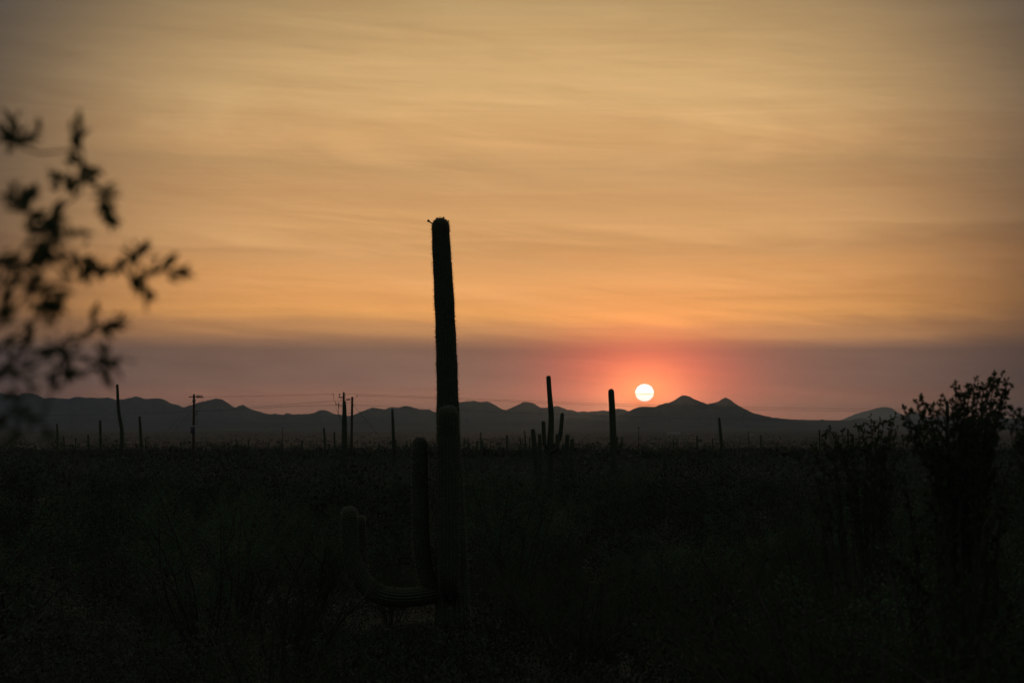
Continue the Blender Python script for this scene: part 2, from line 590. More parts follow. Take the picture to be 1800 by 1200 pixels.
# ------------------------------------------------------------------ saguaros
def saguaro_limb(mb, pts, rads, n, ribs, per, depth, dome=True):
    """pleated limb with a domed tip; returns path and radii for the spines"""
    path = catmull(pts, n)
    rr = np.interp(np.linspace(0, 1, n), np.linspace(0, 1, len(rads)), rads)
    w = np.array([mnoise.noise(Vector((i * 0.35, pts[0][0] * 3.1, rads[0] * 90))) for i in range(n)])
    rr = rr * (1 + 0.05 * w)
    if dome:
        tip = path[-1]
        d = path[-1] - path[-2]
        d /= np.linalg.norm(d)
        re = rr[-1]
        hs = np.array([0.22, 0.44, 0.64, 0.81, 0.93, 0.99, 1.0])
        extra = [tip - d * re * 1.0 + d * re * h for h in hs]
        # the dome starts one radius below the tip
        L = np.concatenate([[0], np.cumsum(np.linalg.norm(np.diff(path, axis=0), axis=1))])
        keep = L < L[-1] - re * 0.98
        path = np.vstack([path[keep], extra])
        rr = np.concatenate([rr[keep], re * np.sqrt(np.clip(1 - hs ** 2, 0.0004, 1))])
    tube(mb, path, rr, ribs * per, ribs, depth)
    return path, rr


def spines(mb, path, rr, ribs, step, length, per=3, w=0.0035):
    T, U, V = frames(path)
    L = np.concatenate([[0], np.cumsum(np.linalg.norm(np.diff(path, axis=0), axis=1))])
    for s in np.arange(0, L[-1], step):
        c = np.array([np.interp(s, L, path[:, k]) for k in range(3)])
        i = min(len(path) - 1, int(np.searchsorted(L, s)))
        r = np.interp(s, L, rr)
        for j in range(ribs):
            a = j / ribs * 2 * np.pi
            o = np.cos(a) * U[i] + np.sin(a) * V[i]
            p0 = c + o * r * 0.985 + T[i] * rng.uniform(-.4, .4) * step
            for _ in range(per):
                d = o + rng.normal(0, 0.65, 3)
                d /= np.linalg.norm(d)
                if np.dot(d, o) < 0.05:
                    d = o
                sd = np.cross(d, rng.normal(0, 1, 3))
                sd /= np.linalg.norm(sd) + 1e-9
                mb.add([p0 - sd * w, p0 + sd * w, p0 + d * length * rng.uniform(0.5, 1.0)], [(0, 1, 2)])


# the large saguaro in the foreground
D0 = 30.0
PXM = D0 / F
b0 = P(794, 1100, D0)
gb = gz_(b0.x, D0)
root = thing('saguaro', 'largest saguaro in the middle foreground, tall black trunk with four upturned arms', 'saguaro cactus', (b0.x, D0, gb))
ORG = Vector((b0.x, D0, gb))


def rel(px, py, dd=0.0):
    return P(px, py, D0 + dd) - ORG


def limb(name, px_pts, widths, n, ribs=19, label=None, fruits=()):
    mb = MB()
    path, rr = saguaro_limb(mb, [rel(*p) for p in px_pts], [w * PXM / 2 for w in widths], n, ribs, 5, 0.17)
    o = mb.build(name, M['saguaro'], root)
    if label: o['label'] = label
    sp = MB()
    spines(sp, path, rr, ribs, 0.042, 0.048, 2, 0.0032)
    spines(sp, path[-9:], rr[-9:], ribs, 0.013, 0.028, 2, 0.0036)
    s = sp.build('spines', M['spine'], o, smooth=False)
    s['kind'] = 'stuff'
    return o, path, rr


tr_, tp, tr_r = limb('trunk', [(796, 1125), (795, 1050), (793, 960), (790.5, 860), (788, 760), (786, 660), (783, 575), (779.5, 500), (775.5, 428), (774, 383)],
                     [64, 60, 56, 50, 43, 39, 36.5, 35.5, 34, 31], 90, 22)
limb('arm', [(795, 1042, 0.0), (790, 1036, -0.30), (789, 1000, -0.40), (788.5, 900, -0.40), (788.5, 800, -0.40), (788, 712, -0.40)],
     [30, 36, 39, 39, 38, 36], 60, 20, 'upright arm standing close in front of the trunk')
limb('arm', [(790, 1046, 0), (770, 1042, -0.02), (754, 1022, -0.04), (744, 985, -0.05), (739.5, 930, -0.05), (738, 850, -0.05), (738.5, 768, -0.05)],
     [26, 29, 30, 30, 29, 28, 27], 52, 18, 'straight upright arm left of the trunk')
limb('arm', [(790, 1038, 0), (740, 1047, -0.06), (700, 1050, -0.12), (664, 1043, -0.16), (638, 1022, -0.18), (622, 990, -0.2), (615.5, 955, -0.2), (614.5, 920, -0.2), (614.5, 889, -0.2)],
     [34, 33, 33, 34, 34, 32, 29, 28, 27], 64, 18, 'long arm sweeping out sideways and curling upward at its end')
limb('arm', [(650, 1034, -0.1), (641, 1008, 0.06), (636.5, 970, 0.12), (635, 935, 0.12), (634.5, 905, 0.12)], [14, 16, 16.5, 16.5, 15], 26, 14,
     'small young arm behind the curled end')
# fruits on the crown
def fruit(parent, p, d, ln, r):
    mb = MB()
    d = Vector(d).normalized()
    path = [Vector(p) + d * ln * t_ for t_ in (0, 0.3, 0.62, 0.7, 0.85, 0.97, 1.0)]
    tube(mb, path, [r * 0.5, r * 0.45, r * 0.45, r * 0.85, r, r * 0.75, r * 0.2], 7)
    mb.build('fruit', M['fruit'], parent)

fruit(tr_, rel(761.5, 394.5), (-0.8, 0.05, 0.6), 0.11, 0.021)
fruit(tr_, rel(786, 391), (0.7, -0.1, 0.5), 0.04, 0.014)
fruit(tr_, rel(779, 384), (0.2, -0.3, 0.8), 0.025, 0.016)
fruit(tr_, rel(768, 385), (-0.25, -0.2, 0.8), 0.022, 0.015)
fruit(tr_, rel(784, 713, -0.4), (-0.3, -0.2, 0.8), 0.03, 0.015)
fruit(tr_, rel(791, 713, -0.4), (0.1, -0.4, 0.8), 0.045, 0.014)


def saguaro(label, d, pts, w, arms=(), group=None, hat=False):
    """pts: picture points from low to top, w: widths in px; arms: list of (pts, widths, dd)"""
    bx = pts[0][0]
    p = P(bx, pts[0][1], d)
    z0 = gz_(p.x, d)
    o = thing('saguaro', label, 'saguaro cactus', (p.x, d, z0), group=group)
    org = Vector((p.x, d, z0))
    wm = [x * d / F / 2 for x in w]
    pp = [Vector((0, 0, -0.2))] + [P(a, b_, d) - org for a, b_ in pts if P(a, b_, d).z - z0 > 0.15]
    if len(pp) < 3:
        pp = [Vector((0, 0, -0.2)), (pp[-1] + Vector((0, 0, -0.2))) / 2, pp[-1]]
    big = max(w) > 4.5
    mb = MB()
    saguaro_limb(mb, pp, [wm[0] * 1.0] + wm, 26 if big else 12, 14 if big else 9, 3 if big else 2, 0.15)
    t_ = mb.build('trunk', M['saguaro'], o)
    for apts, aw, dd in arms:
        mb = MB()
        saguaro_limb(mb, [P(a, b_, d + dd * (i > 0)) - org for i, (a, b_) in enumerate(apts)], [x * d / F / 2 for x in aw], 20 if big else 10, 12 if big else 8, 3 if big else 2, 0.15)
        mb.build('arm', M['saguaro'], o)
    if hat:
        top = pp[-1]
        for k_ in range(4):
            a = k_ * 1.6
            fruit(t_, top + Vector((math.cos(a) * wm[-1] * .7, math.sin(a) * wm[-1] * .7, -wm[-1] * 0.35)), (math.cos(a), math.sin(a), 0.5), 0.07, 0.04)
    return o


def auto(w):
    return 0.42 * F / w


# the cluster right of the big one
S = saguaro
S('tall many-armed saguaro between the big saguaro and the sun, black against the orange glow', 150,
  [(967, 850), (967, 790), (969, 740), (967.5, 710), (965.5, 685), (964, 660)], [11, 11.5, 11, 10, 9, 8.5],
  [([(966, 788), (958, 782), (956, 765), (955.5, 750), (955, 739)], [6, 7, 7, 7, 7], -0.3),
   ([(970, 785), (981, 776), (985, 762), (987, 745), (988.5, 725)], [6, 7.5, 7.5, 7, 6.5], 0.2),
   ([(968, 795), (978, 790), (980, 778), (980, 762)], [5, 7, 7, 6.5], -0.9)], hat=True)
S('stout leaning saguaro at the left foot of the many-armed saguaro', 155, [(942, 850), (941, 800), (939, 780), (936.5, 753)], [8.5, 8.5, 8.5, 8])
S('short pale-tipped saguaro pressed between the stout leaner and the many-armed saguaro', 140, [(950, 850), (950, 810), (949, 780), (948.5, 762)], [7, 7, 7, 6.5])
S('pair-wise short saguaro just right of the many-armed one, nearer to it', 158, [(994, 850), (995, 800), (996.5, 780), (997.5, 763)], [8, 8, 8, 7])
S('rounded short saguaro at the right end of the cactus cluster by the many-armed saguaro', 165, [(1006, 850), (1005, 810), (1005.5, 790), (1006, 770)], [7, 7, 7, 6.5])
S('stubby low saguaro in the gap right of the many-armed trunk', 165, [(989, 840), (989, 810), (989.5, 781)], [6, 6, 5.5])
S('tall armless saguaro standing just left of the sun', 137, [(1080, 870), (1078.5, 800), (1077.5, 760), (1076, 720), (1074, 683)], [13, 12.5, 12, 11.5, 10.5])
S('bent thin saguaro at far left, leaning left above its kink', 215, [(214, 850), (214, 790), (214, 755), (211, 738), (208, 715), (206, 675)], [7, 7, 7, 6, 5, 4.5])
S('upright thin saguaro just right of the bent one, at left', auto(5), [(249, 820), (248.5, 790), (247, 760), (245.3, 731)], [5.5, 5.5, 5, 4])
S('saguaro left of the bent one, partly behind the blurred twigs', auto(4.6), [(177, 820), (177, 790), (176.5, 765), (176, 738)], [5, 5, 4.6, 4.4])
S('leaning spindly saguaro below the blurred twigs, leftmost tall one', auto(3.4), [(103, 820), (102, 790), (101, 765), (100, 744)], [4, 3.8, 3.4, 3])
S('slim saguaro third to the left of the bent one', auto(3.6), [(157, 820), (156, 790), (154.6, 763)], [3.8, 3.8, 3.2])
S('short saguaro under the blurred twigs, next right of the leftmost tall one', auto(3.0), [(113, 830), (113, 795), (112, 766)], [3.6, 3.4, 3])
S('thick saguaro standing directly before the forked left utility pole pair', 185, [(606.5, 850), (606, 800), (605.5, 760), (605.5, 725), (605, 704)], [11, 10.5, 10, 8.5, 6])
S('tapering saguaro between the pole pair and the big saguaro', 215, [(692.5, 840), (692, 800), (691.5, 765), (690.5, 740), (689.5, 718)], [7, 6.8, 6.4, 5, 3.6],
  [([(692, 800), (695, 795), (695.4, 785), (695.2, 773)], [2, 2.6, 2.6, 2.2], -0.4)])
S('leaning saguaro left of the utility pole pair', auto(4.0), [(573, 825), (572, 800), (571, 775), (569, 751)], [4.4, 4.2, 4, 3.2])
S('shorter straight saguaro close to the left of the utility pole pair', auto(3.4), [(589, 825), (588.5, 800), (588.2, 775), (587.6, 758)], [4, 3.8, 3.4, 3])
S('low saguaro between the two saguaros left of the pole pair', auto(3.8), [(579.5, 830), (579, 800), (578.5, 779)], [4, 4, 3.6])
S('saguaro with flat broken top, below the far side of the twin peaks', auto(5.2), [(1271, 830), (1269, 800), (1267.5, 775), (1265.5, 750), (1263.8, 733)], [7, 6.6, 6, 5, 4.2])
S('saguaro poking up inside the right-hand creosote bush', auto(5.2), [(1666, 830), (1666, 790), (1665.5, 740), (1665, 704)], [5.6, 5.4, 5.2, 4.6])
S('straight saguaro left of the right-hand sprigs', auto(3.2), [(1441, 820), (1441, 790), (1440.4, 755)], [3.6, 3.4, 3])
S('saguaro among the thin sprigs left of the right-hand bush', auto(3.2), [(1491, 820), (1491, 790), (1490.6, 753)], [3.6, 3.4, 3.2])
S('smaller saguaro beside the one among the sprigs', auto(3.0), [(1500, 820), (1500, 790), (1500, 763)], [3.2, 3.2, 2.8])
S('straight lone saguaro on the plain beneath the long right slope', auto(3.2), [(1338.5, 820), (1338, 795), (1337, 764)], [3.4, 3.2, 2.8])
S('double-stemmed saguaro right of the big one, its taller stem behind', auto(4.4), [(845.5, 830), (845.5, 800), (845, 775), (845, 759)], [4, 3.6, 2.6, 2.4],
  [([(845.5, 815), (847, 805), (847, 790), (846.8, 773)], [3, 4.4, 4.4, 4], -0.3)])
S('stubby saguaro touching the double-stemmed one on its left', auto(4.2), [(839, 830), (839, 800), (838.5, 774)], [4.2, 4.2, 3.8])
S('straight saguaro midway between the big saguaro and the many-armed cluster', auto(4.0), [(891.5, 830), (891.5, 795), (891.2, 764)], [4.2, 4.2, 3.6])
S('thin tilted saguaro left of the stout leaner', auto(3.0), [(926.5, 825), (925, 795), (922, 756)], [3, 2.8, 2.2])
S('steeply leaning thin saguaro, left neighbour of the thin tilted one', auto(2.6), [(920, 825), (918, 795), (913.5, 767)], [2.8, 2.6, 2])
S('leaning stick-like saguaro a little right of the big saguaro trunk', auto(2.8), [(828, 825), (826, 795), (822, 769)], [3, 2.8, 2.2])
S('straight thin saguaro close to the right edge of the big saguaro trunk', auto(2.4), [(816.5, 825), (816.5, 795), (816.2, 771)], [2.6, 2.4, 2])
S('low stub left of the stubby and double-stemmed saguaros', auto(3.2), [(832, 830), (832, 805), (831.5, 786)], [3.2, 3.2, 2.8])
S('small dark saguaro stub right of the sun-side armless saguaro', auto(3.6), [(1094.5, 840), (1094, 800), (1093, 767)], [4.2, 3.8, 2.8])
S('slim saguaro touching the right side of the sun-side armless saguaro', auto(3.0), [(1085, 830), (1085, 800), (1084.6, 766)], [3.2, 3, 2.6])
S('small saguaro between the pole pair and the tapering saguaro', auto(4.0), [(667, 835), (667, 805), (666.4, 779)], [4.4, 4.2, 3.8],
  [([(667, 815), (670.5, 811), (671, 803), (671, 795)], [2.4, 3, 3, 2.8], -0.3)])
S('short stout pale-crowned saguaro in the dark brush under the flat-topped saguaro', 160, [(1258.5, 870), (1258.5, 840), (1258, 822)], [9, 9, 8.5])
S('little pale-crowned saguaro right of the short stout one in the dark brush', 175, [(1292.5, 870), (1292.5, 850), (1292, 835)], [7, 7, 6.5])
S('half-hidden saguaro in brush below the straight lone saguaro', 175, [(1410.5, 870), (1410.5, 850), (1410, 832)], [7.4, 7.4, 7])
S('knob-like small saguaro left of the half-hidden one in dark brush', 205, [(1389, 870), (1389, 850), (1389, 835)], [5, 5, 4.8])
S('knob-like small saguaro in dark brush under the thin sprigs', 205, [(1467, 870), (1467, 850), (1467, 829)], [5, 5, 4.6])
S('dark short saguaro in brush under the sun', 185, [(1169, 860), (1169, 815), (1168, 789)], [7, 7, 6.6])
S('thicker saguaro stub in the brush left of the flat-topped saguaro', auto(4), [(1262, 840), (1261.5, 815), (1261, 800)], [4.2, 4.2, 3.6])
S('small saguaro stub standing in brush right of the flat-topped saguaro', auto(4), [(1283, 840), (1283, 815), (1283, 800)], [4.2, 4.2, 3.8])
# thin dark stubs spread over the edge of the brush, told apart by the landmark on their left
TINY = [(112.5, 783, 2.4), (133, 769, 2.2), (205, 772, 2.2), (238, 777, 2.2), (256, 769, 2.2), (318, 775, 2.2), (149, 786, 2.0), (126, 787, 2.2),
        (408, 782, 2.0), (418, 775, 2.6), (437, 772, 2.6), (431, 786, 2.2), (472, 778, 2.4), (492, 781, 3.0), (512, 777, 2.2), (531, 774, 3.0),
        (644, 783, 2.4), (650, 788, 2.0), (709, 783, 2.6), (585, 789, 3.0), (862, 779, 2.0), (878, 775, 2.2), (880.5, 785, 2.4), (931, 769, 2.4),
        (1019, 787, 2.4), (1104, 789, 3.0), (1120, 789, 2.4), (1164, 778, 2.0), (1184, 771, 2.6), (1189.5, 770, 2.2), (1213, 783, 2.6),
        (1225.5, 765, 2.8), (1228, 783, 2.0), (1242.5, 781, 2.4), (1247, 781, 2.4), (1252.5, 769, 2.4), (1304, 786, 2.2), (1341.5, 780, 2.2),
        (1408, 787, 2.4), (62, 781, 2.2), (76, 786, 2.4), (389, 784, 2.4), (352, 783, 2.2), (276, 786, 2.0), (287, 783, 2.0), (540, 788, 2.4), (1375, 788, 2.2), (1147, 785, 2.0)]
MARKS = [(-50, 'the left edge'), (102, 'the leftmost leaning saguaro'), (155, 'the slim saguaro left of the bent one'), (213, 'the bent thin saguaro'),
         (248, 'the upright saguaro beside the bent one'), (340, 'the lone utility pole'), (497, 'the faint far pole left of the pole pair'),
         (571, 'the leaning saguaro left of the pole pair'), (618, 'the utility pole pair'), (691, 'the tapering saguaro'), (790, 'the largest saguaro'),
         (845, 'the double-stemmed saguaro'), (892, 'the straight saguaro midway to the cluster'), (965, 'the many-armed saguaro'), (1078, 'the tall armless saguaro left of the sun'),
         (1122.5, 'the distant pole left below the sun'), (1185, 'the long white building'), (1268, 'the flat-topped saguaro'), (1338, 'the lone saguaro under the long slope'), (1441, 'the first sprigs at right')]
ORD = ['first', 'second', 'third', 'fourth', 'fifth', 'sixth', 'seventh', 'eighth', 'ninth', 'tenth']
seen = {}
for (x, y, w) in sorted(TINY):
    mk = [q_ for q_ in MARKS if q_[0] < x][-1]
    k_ = seen[mk] = seen.get(mk, -1) + 1
    lean = rng.uniform(-2.5, 2.5)
    S('%s tiny saguaro stub right of %s' % (ORD[k_], mk[1]), auto(w) * rng.uniform(0.85, 1.0),
      [(x + lean, 835), (x + lean * 0.5, 805), (x, y)], [w * 1.15, w * 1.1, w * 0.9], group='tiny saguaros dotted along the far edge of the brush')

# ------------------------------------------------------------------ utility poles and wires
def pole(label, d, top, base, w, group='wooden utility poles'):
    p0 = P(base[0], base[1], d)
    z0 = gz_(p0.x, d)
    o = thing('utility_pole', label, 'utility pole', (p0.x, d, z0), group=group)
    org = Vector((p0.x, d, z0))
    t_ = P(top[0], top[1], d) - org
    mb = MB()
    path = catmull([Vector((0, 0, -0.5)), t_ * 0.5, t_], 8)
    tube(mb, path, np.linspace(w[0], w[1], 8) * d / F / 2, 10)
    mb.build('pole', M['wood'], o, smooth=True)
    return o, org


def stick(name, o, org, d, pts, w, m_, dd=0.0, sides=6, n=None):
    mb = MB()
    q_ = [P(p[0], p[1], d + (p[2] if len(p) > 2 else dd)) - org for p in pts]
    path = catmull(q_, n or max(2, (len(q_) - 1) * 5))
    tube(mb, path, [w * d / F / 2] * len(path), sides)
    return mb.build(name, m_, o)


def insulator(o, org, d, c, axis, ln, r, dd=0.0, name='insulator'):
    """stack of skirts along an axis (px)"""
    mb = MB()
    c0 = P(c[0], c[1], d + dd) - org
    ax = Vector((axis[0], 0, -axis[1])).normalized()
    k = d / F
    prof = [(0, .3), (.08, .35), (.12, 1), (.2, .9), (.26, .4), (.38, .35), (.42, 1), (.5, .9), (.56, .4), (.68, .35), (.72, 1), (.8, .9), (.86, .4), (1, .3)]
    tube(mb, [c0 + ax * (t_ - .5) * ln * k for t_, _ in prof], [max(0.1, q_) * r * k for _, q_ in prof], 8)
    return mb.build(name, M['ceramic'], o)


# left pole
DA = 262
oA, gA = pole('lone utility pole at left with one crossarm, insulators on its right and a pale-lidded transformer', DA, (341, 692.5), (339.5, 830), (5.6, 3.6))
mb = MB()
p = P(344, 697.2, DA) - gA
box(mb, p + Vector((0, -0.17, 0)), (24.5 * DA / F, 0.1, 1.6 * DA / F))
mb.build('crossarm', M['wood'], oA, smooth=False)
for x in (346.5, 349, 351.5, 354.6):
    insulator(oA, gA, DA, (x, 696.8), (0.25, 1), 5.8, 1.15, -0.17)
insulator(oA, gA, DA, (356, 697.4), (1, 0.2), 3.8, 1.1, -0.2)
mb = MB()
tube(mb, [P(341, 701.5, DA) - gA, P(341, 706.5, DA) - gA], [2.7 * DA / F] * 2, 10)
mb.build('band', M['steel'], oA)
insulator(oA, gA, DA, (347.5, 722.3), (1, 0), 7.0, 0.9, -0.1)
insulator(oA, gA, DA, (348.4, 727), (0.1, 1), 2.0, 0.8, -0.1)
stick('bracket', oA, gA, DA, [(342, 731), (345, 728.5), (348, 726)], 0.6, M['steel'], -0.1)
stick('bracket', oA, gA, DA, [(343, 729), (345.5, 725), (346.5, 722.5)], 0.6, M['steel'], -0.1)
stick('jumper_wire', oA, gA, DA, [(357, 698.5), (356.5, 704), (352, 716), (349.5, 721.8)], 0.34, M['wire'], -0.2)
stick('jumper_wire', oA, gA, DA, [(343, 706), (344, 714), (345, 720)], 0.34, M['wire'], -0.2)
stick('guy_wire', oA, gA, DA, [(339.5, 704), (329, 716), (304, 746), (262, 797)], 0.3, M['wire'], 0.0)
stick('guy_wire', oA, gA, DA, [(339.5, 717.5), (328, 731), (304, 759), (276, 795)], 0.3, M['wire'], 0.0)
# transformer: tank with lid and bushings
mb = MB()
c0 = P(339.8, 755, DA) - gA + Vector((0, -0.42, 0))
k_ = DA / F
tube(mb, [c0 + Vector((0, 0, z * k_)) for z in (-6.4, -6.2, 5.4, 5.8)], [3.6 * k_, 3.9 * k_, 3.9 * k_, 3.7 * k_], 16)
tf = mb.build('transformer', M['steel'], oA)
mb = MB()
tube(mb, [c0 + Vector((0, 0, z * k_)) for z in (5.82, 6.1, 6.6, 6.95)], [4.6 * k_, 4.9 * k_, 4.4 * k_, 2.0 * k_], 16)
mb.build('lid', M['white'], tf)
for sx in (-2.3, 2.3):
    mb = MB()
    tube(mb, [c0 + Vector((sx * k_, 0, z * k_)) for z in (6.7, 7.4, 8.4, 9.0)], [0.5 * k_, 0.7 * k_, 0.5 * k_, 0.2 * k_], 6)
    mb.build('bushing', M['ceramic'], tf)
stick('cable', oA, gA, DA, [(346, 747, -0.3), (347.5, 738, -0.3), (346, 730, -0.2), (344, 722, -0.1)], 0.5, M['wire'])

# pole pair
DB = 235
oB, gB = pole('left pole of the utility pole pair, with short arm, switches and hanging cables', DB, (604.2, 689), (603.5, 840), (5.4, 3.6))
mb = MB()
box(mb, P(599.8, 698.2, DB) - gB + Vector((0, -0.16, 0)), (9.0 * DB / F, 0.1, 1.7 * DB / F))
mb.build('crossarm', M['wood'], oB, smooth=False)
insulator(oB, gB, DB, (596.8, 693.4), (0, 1), 3.4, 1.8, -0.16)
stick('pin', oB, gB, DB, [(596.6, 694.2), (596.6, 698)], 0.5, M['steel'], -0.16)
insulator(oB, gB, DB, (606.8, 694.8), (0, 1), 3.2, 0.9, -0.1)
insulator(oB, gB, DB, (606.6, 699), (0, 1), 2.0, 0.8, -0.1)
stick('switch', oB, gB, DB, [(590.4, 706.5), (590.6, 711.6)], 1.5, M['ceramic'], -0.2)
stick('switch', oB, gB, DB, [(595.2, 707.5), (595.6, 711.0), (595.3, 716.5)], 1.9, M['ceramic'], -0.2)
stick('bracket', oB, gB, DB, [(590.6, 711.4, -0.2), (595.4, 711.6, -0.2), (600, 713.4, -0.1), (604, 713.6, 0)], 0.9, M['steel'])
stick('cable', oB, gB, DB, [(595.3, 716), (594.4, 722), (594.8, 728), (597.5, 734), (601, 742), (603, 760)], 1.0, M['wire'], -0.2)
stick('jumper_wire', oB, gB, DB, [(586.5, 693.6), (586.2, 699), (588, 704.5), (590.4, 707.2)], 0.6, M['wire'], -0.2)
stick('jumper_wire', oB, gB, DB, [(590.4, 711.5), (590.8, 718), (593, 724), (594.6, 725.5)], 0.34, M['wire'], -0.2)
stick('jumper_wire', oB, gB, DB, [(600.6, 698.8), (600.4, 702), (601.5, 705), (603, 707)], 0.4, M['wire'], -0.2)
insulator(oB, gB, DB, (586.4, 693.0), (0, 1), 2.8, 0.9, -0.2)

oC, gC = pole('right pole of the utility pole pair, shorter and slightly leaning, guyed to the right', DB, (619.2, 697.2), (617, 840), (5.4, 3.9))
insulator(oC, gC, DB, (612.2, 701.9), (1, -0.12), 6.8, 2.1)
stick('strain_rod', oC, gC, DB, [(606, 702.6), (609.4, 702.2)], 0.9, M['steel'])
stick('strain_rod', oC, gC, DB, [(615, 701.6), (619, 701.3)], 0.6, M['steel'])
stick('bracket', oC, gC, DB, [(611.6, 726.4), (614.5, 726.4), (618, 726.2)], 0.55, M['steel'])
insulator(oC, gC, DB, (612.8, 726.4), (1, 0), 2.4, 0.6)
stick('jumper_wire', oC, gC, DB, [(627.6, 695.6), (625, 699.4), (621, 701.3)], 0.34, M['wire'])
insulator(oC, gC, DB, (627.6, 695.8), (0.2, 1), 3.0, 1.1)
stick('jumper_wire', oC, gC, DB, [(607, 704), (611, 708), (615, 707), (618, 703.5)], 0.34, M['wire'])
stick('guy_wire', oC, gC, DB, [(620.5, 711.2), (632, 724.5), (650, 746), (686, 792)], 0.62, M['wire'], 0.0)
stick('clamp', oC, gC, DB, [(618.5, 711.4), (622, 711.8)], 1.2, M['steel'])

# next pole of the line, beyond the right edge of the picture, that carries the wires' far end
DR = 300
oR, gR = pole('utility pole beyond the right edge carrying the long wires', DR, (2300, 700), (2300, 830), (4.6, 3.2))
mb = MB()
box(mb, P(2300, 705, DR) - gR + Vector((0, -0.16, 0)), (22 * DR / F, 0.1, 1.5 * DR / F))
mb.build('crossarm', M['wood'], oR, smooth=False)
# distant poles
for lab, x, y0, d in (('faint distant utility pole on the plain left of the pole pair', 497, 751, 1000),
                      ('distant utility pole on the plain just left below the sun', 1122.5, 750.5, 820),
                      ('faint distant utility pole on the plain below the twin peaks', 1315.5, 758, 1300)):
    o, gg = pole(lab, d, (x, y0), (x, 800), (1.6, 1.1))
    mb = MB()
    box(mb, P(x, y0 + 1.2, d) - gg + Vector((0, -0.15, 0)), (4.5 * 820 / F, 0.14, 0.2))
    mb.build('crossarm', M['wood'], o, smooth=False)


def wire(label, pts, w=0.0135, n=60):
    mb = MB()
    path = catmull([P(*p) for p in pts], n)
    o0 = path[0].copy()
    tube(mb, path - o0, [w] * n, 5)
    o = mb.build('power_line', M['wire'])
    o.location = o0
    tag(o, label, 'power line', 'overhead wires')


wire('top wire from the lone left pole across to the pole pair', [(357.5, 697.2, DA), (450, 695.8, 255), (520, 694, 245), (586, 692.4, DB)])
wire('middle wire rising from the lone left pole to the switches of the pole pair', [(351, 722, DA), (400, 719.5, 258), (450, 715, 252), (520, 709.6, 244), (604, 703.2, DB)])
wire('lowest wire between the lone left pole and the pole pair', [(351, 722.6, DA), (400, 721, 258), (450, 717.5, 252), (520, 713.8, 244), (604, 711.6, DB)])
wire('upper one of the paired wires running right from the pole pair', [(604, 692, DB), (700, 695.2, 240), (767, 697.8, 243), (900, 703.4, 250), (1040, 708.6, 257), (1200, 712.8, 265), (1350, 716.3, 272), (1480, 718.3, 278), (1620, 719.2, 284), (1800, 719.4, 290), (2294, 705, DR)])
wire('lower one of the paired wires running right from the pole pair', [(627.6, 695.2, DB), (700, 697.6, 240), (767, 700.2, 243), (900, 706.2, 250), (1040, 711.6, 257), (1200, 716.4, 265), (1350, 720.2, 272), (1480, 722.2, 278), (1620, 723.2, 284), (1800, 723.4, 290), (2306, 705, DR)])
wire('single low wire running right from the pole pair across the mountains', [(620, 711, DB), (700, 715.4, 240), (767, 718.6, 243), (900, 724.6, 250), (1040, 729.6, 257), (1200, 734.6, 265), (1350, 737.4, 272), (1480, 738.6, 278), (1620, 738.6, 284), (1800, 736, 290), (2300, 718, DR)])
wire('faint wire running left from the lone left pole past the bent saguaro', [(341, 722.5, DA), (250, 726.6, 266), (120, 729.5, 272), (0, 730, 278), (-200, 726, 288)])

# ------------------------------------------------------------------ small buildings out on the plain
def building(label, px, py, d, w, h, dep, wins):
    p = P(px, py, d)
    z0 = gz_(p.x, d)
    o = thing('building', label, 'building', (p.x, d, z0))
    hz = p.z - z0
    H = h
    mb = MB(); box(mb, (0, dep / 2, H / 2), (w, dep, H)); mb.build('wall', M['white'], o, smooth=False)
    mb = MB(); box(mb, (0, dep / 2, H + 0.21), (w + 0.8, dep + 0.8, 0.4)); mb.build('roof', M['roof'], o, smooth=False)
    for i in range(wins):
        mb = MB()
        box(mb, (-w / 2 + (i + 0.5) * w / wins, -0.03, H * 0.45), (w / wins * 0.4, 0.05, H * 0.35))
        mb.build('window', M['glass'], o, smooth=False)
    return o

building('long low white building alone on the plain under the twin peaks', 1185, 760.6, 7600, 46, 7.5, 30, 6)
building('tiny pale house right of the long white building', 1210.5, 761.4, 7300, 9, 4.5, 9, 2)
building('tiny pale house on the dim plain far right of the long white building', 1322, 763.5, 6400, 10, 4.5, 9, 2)

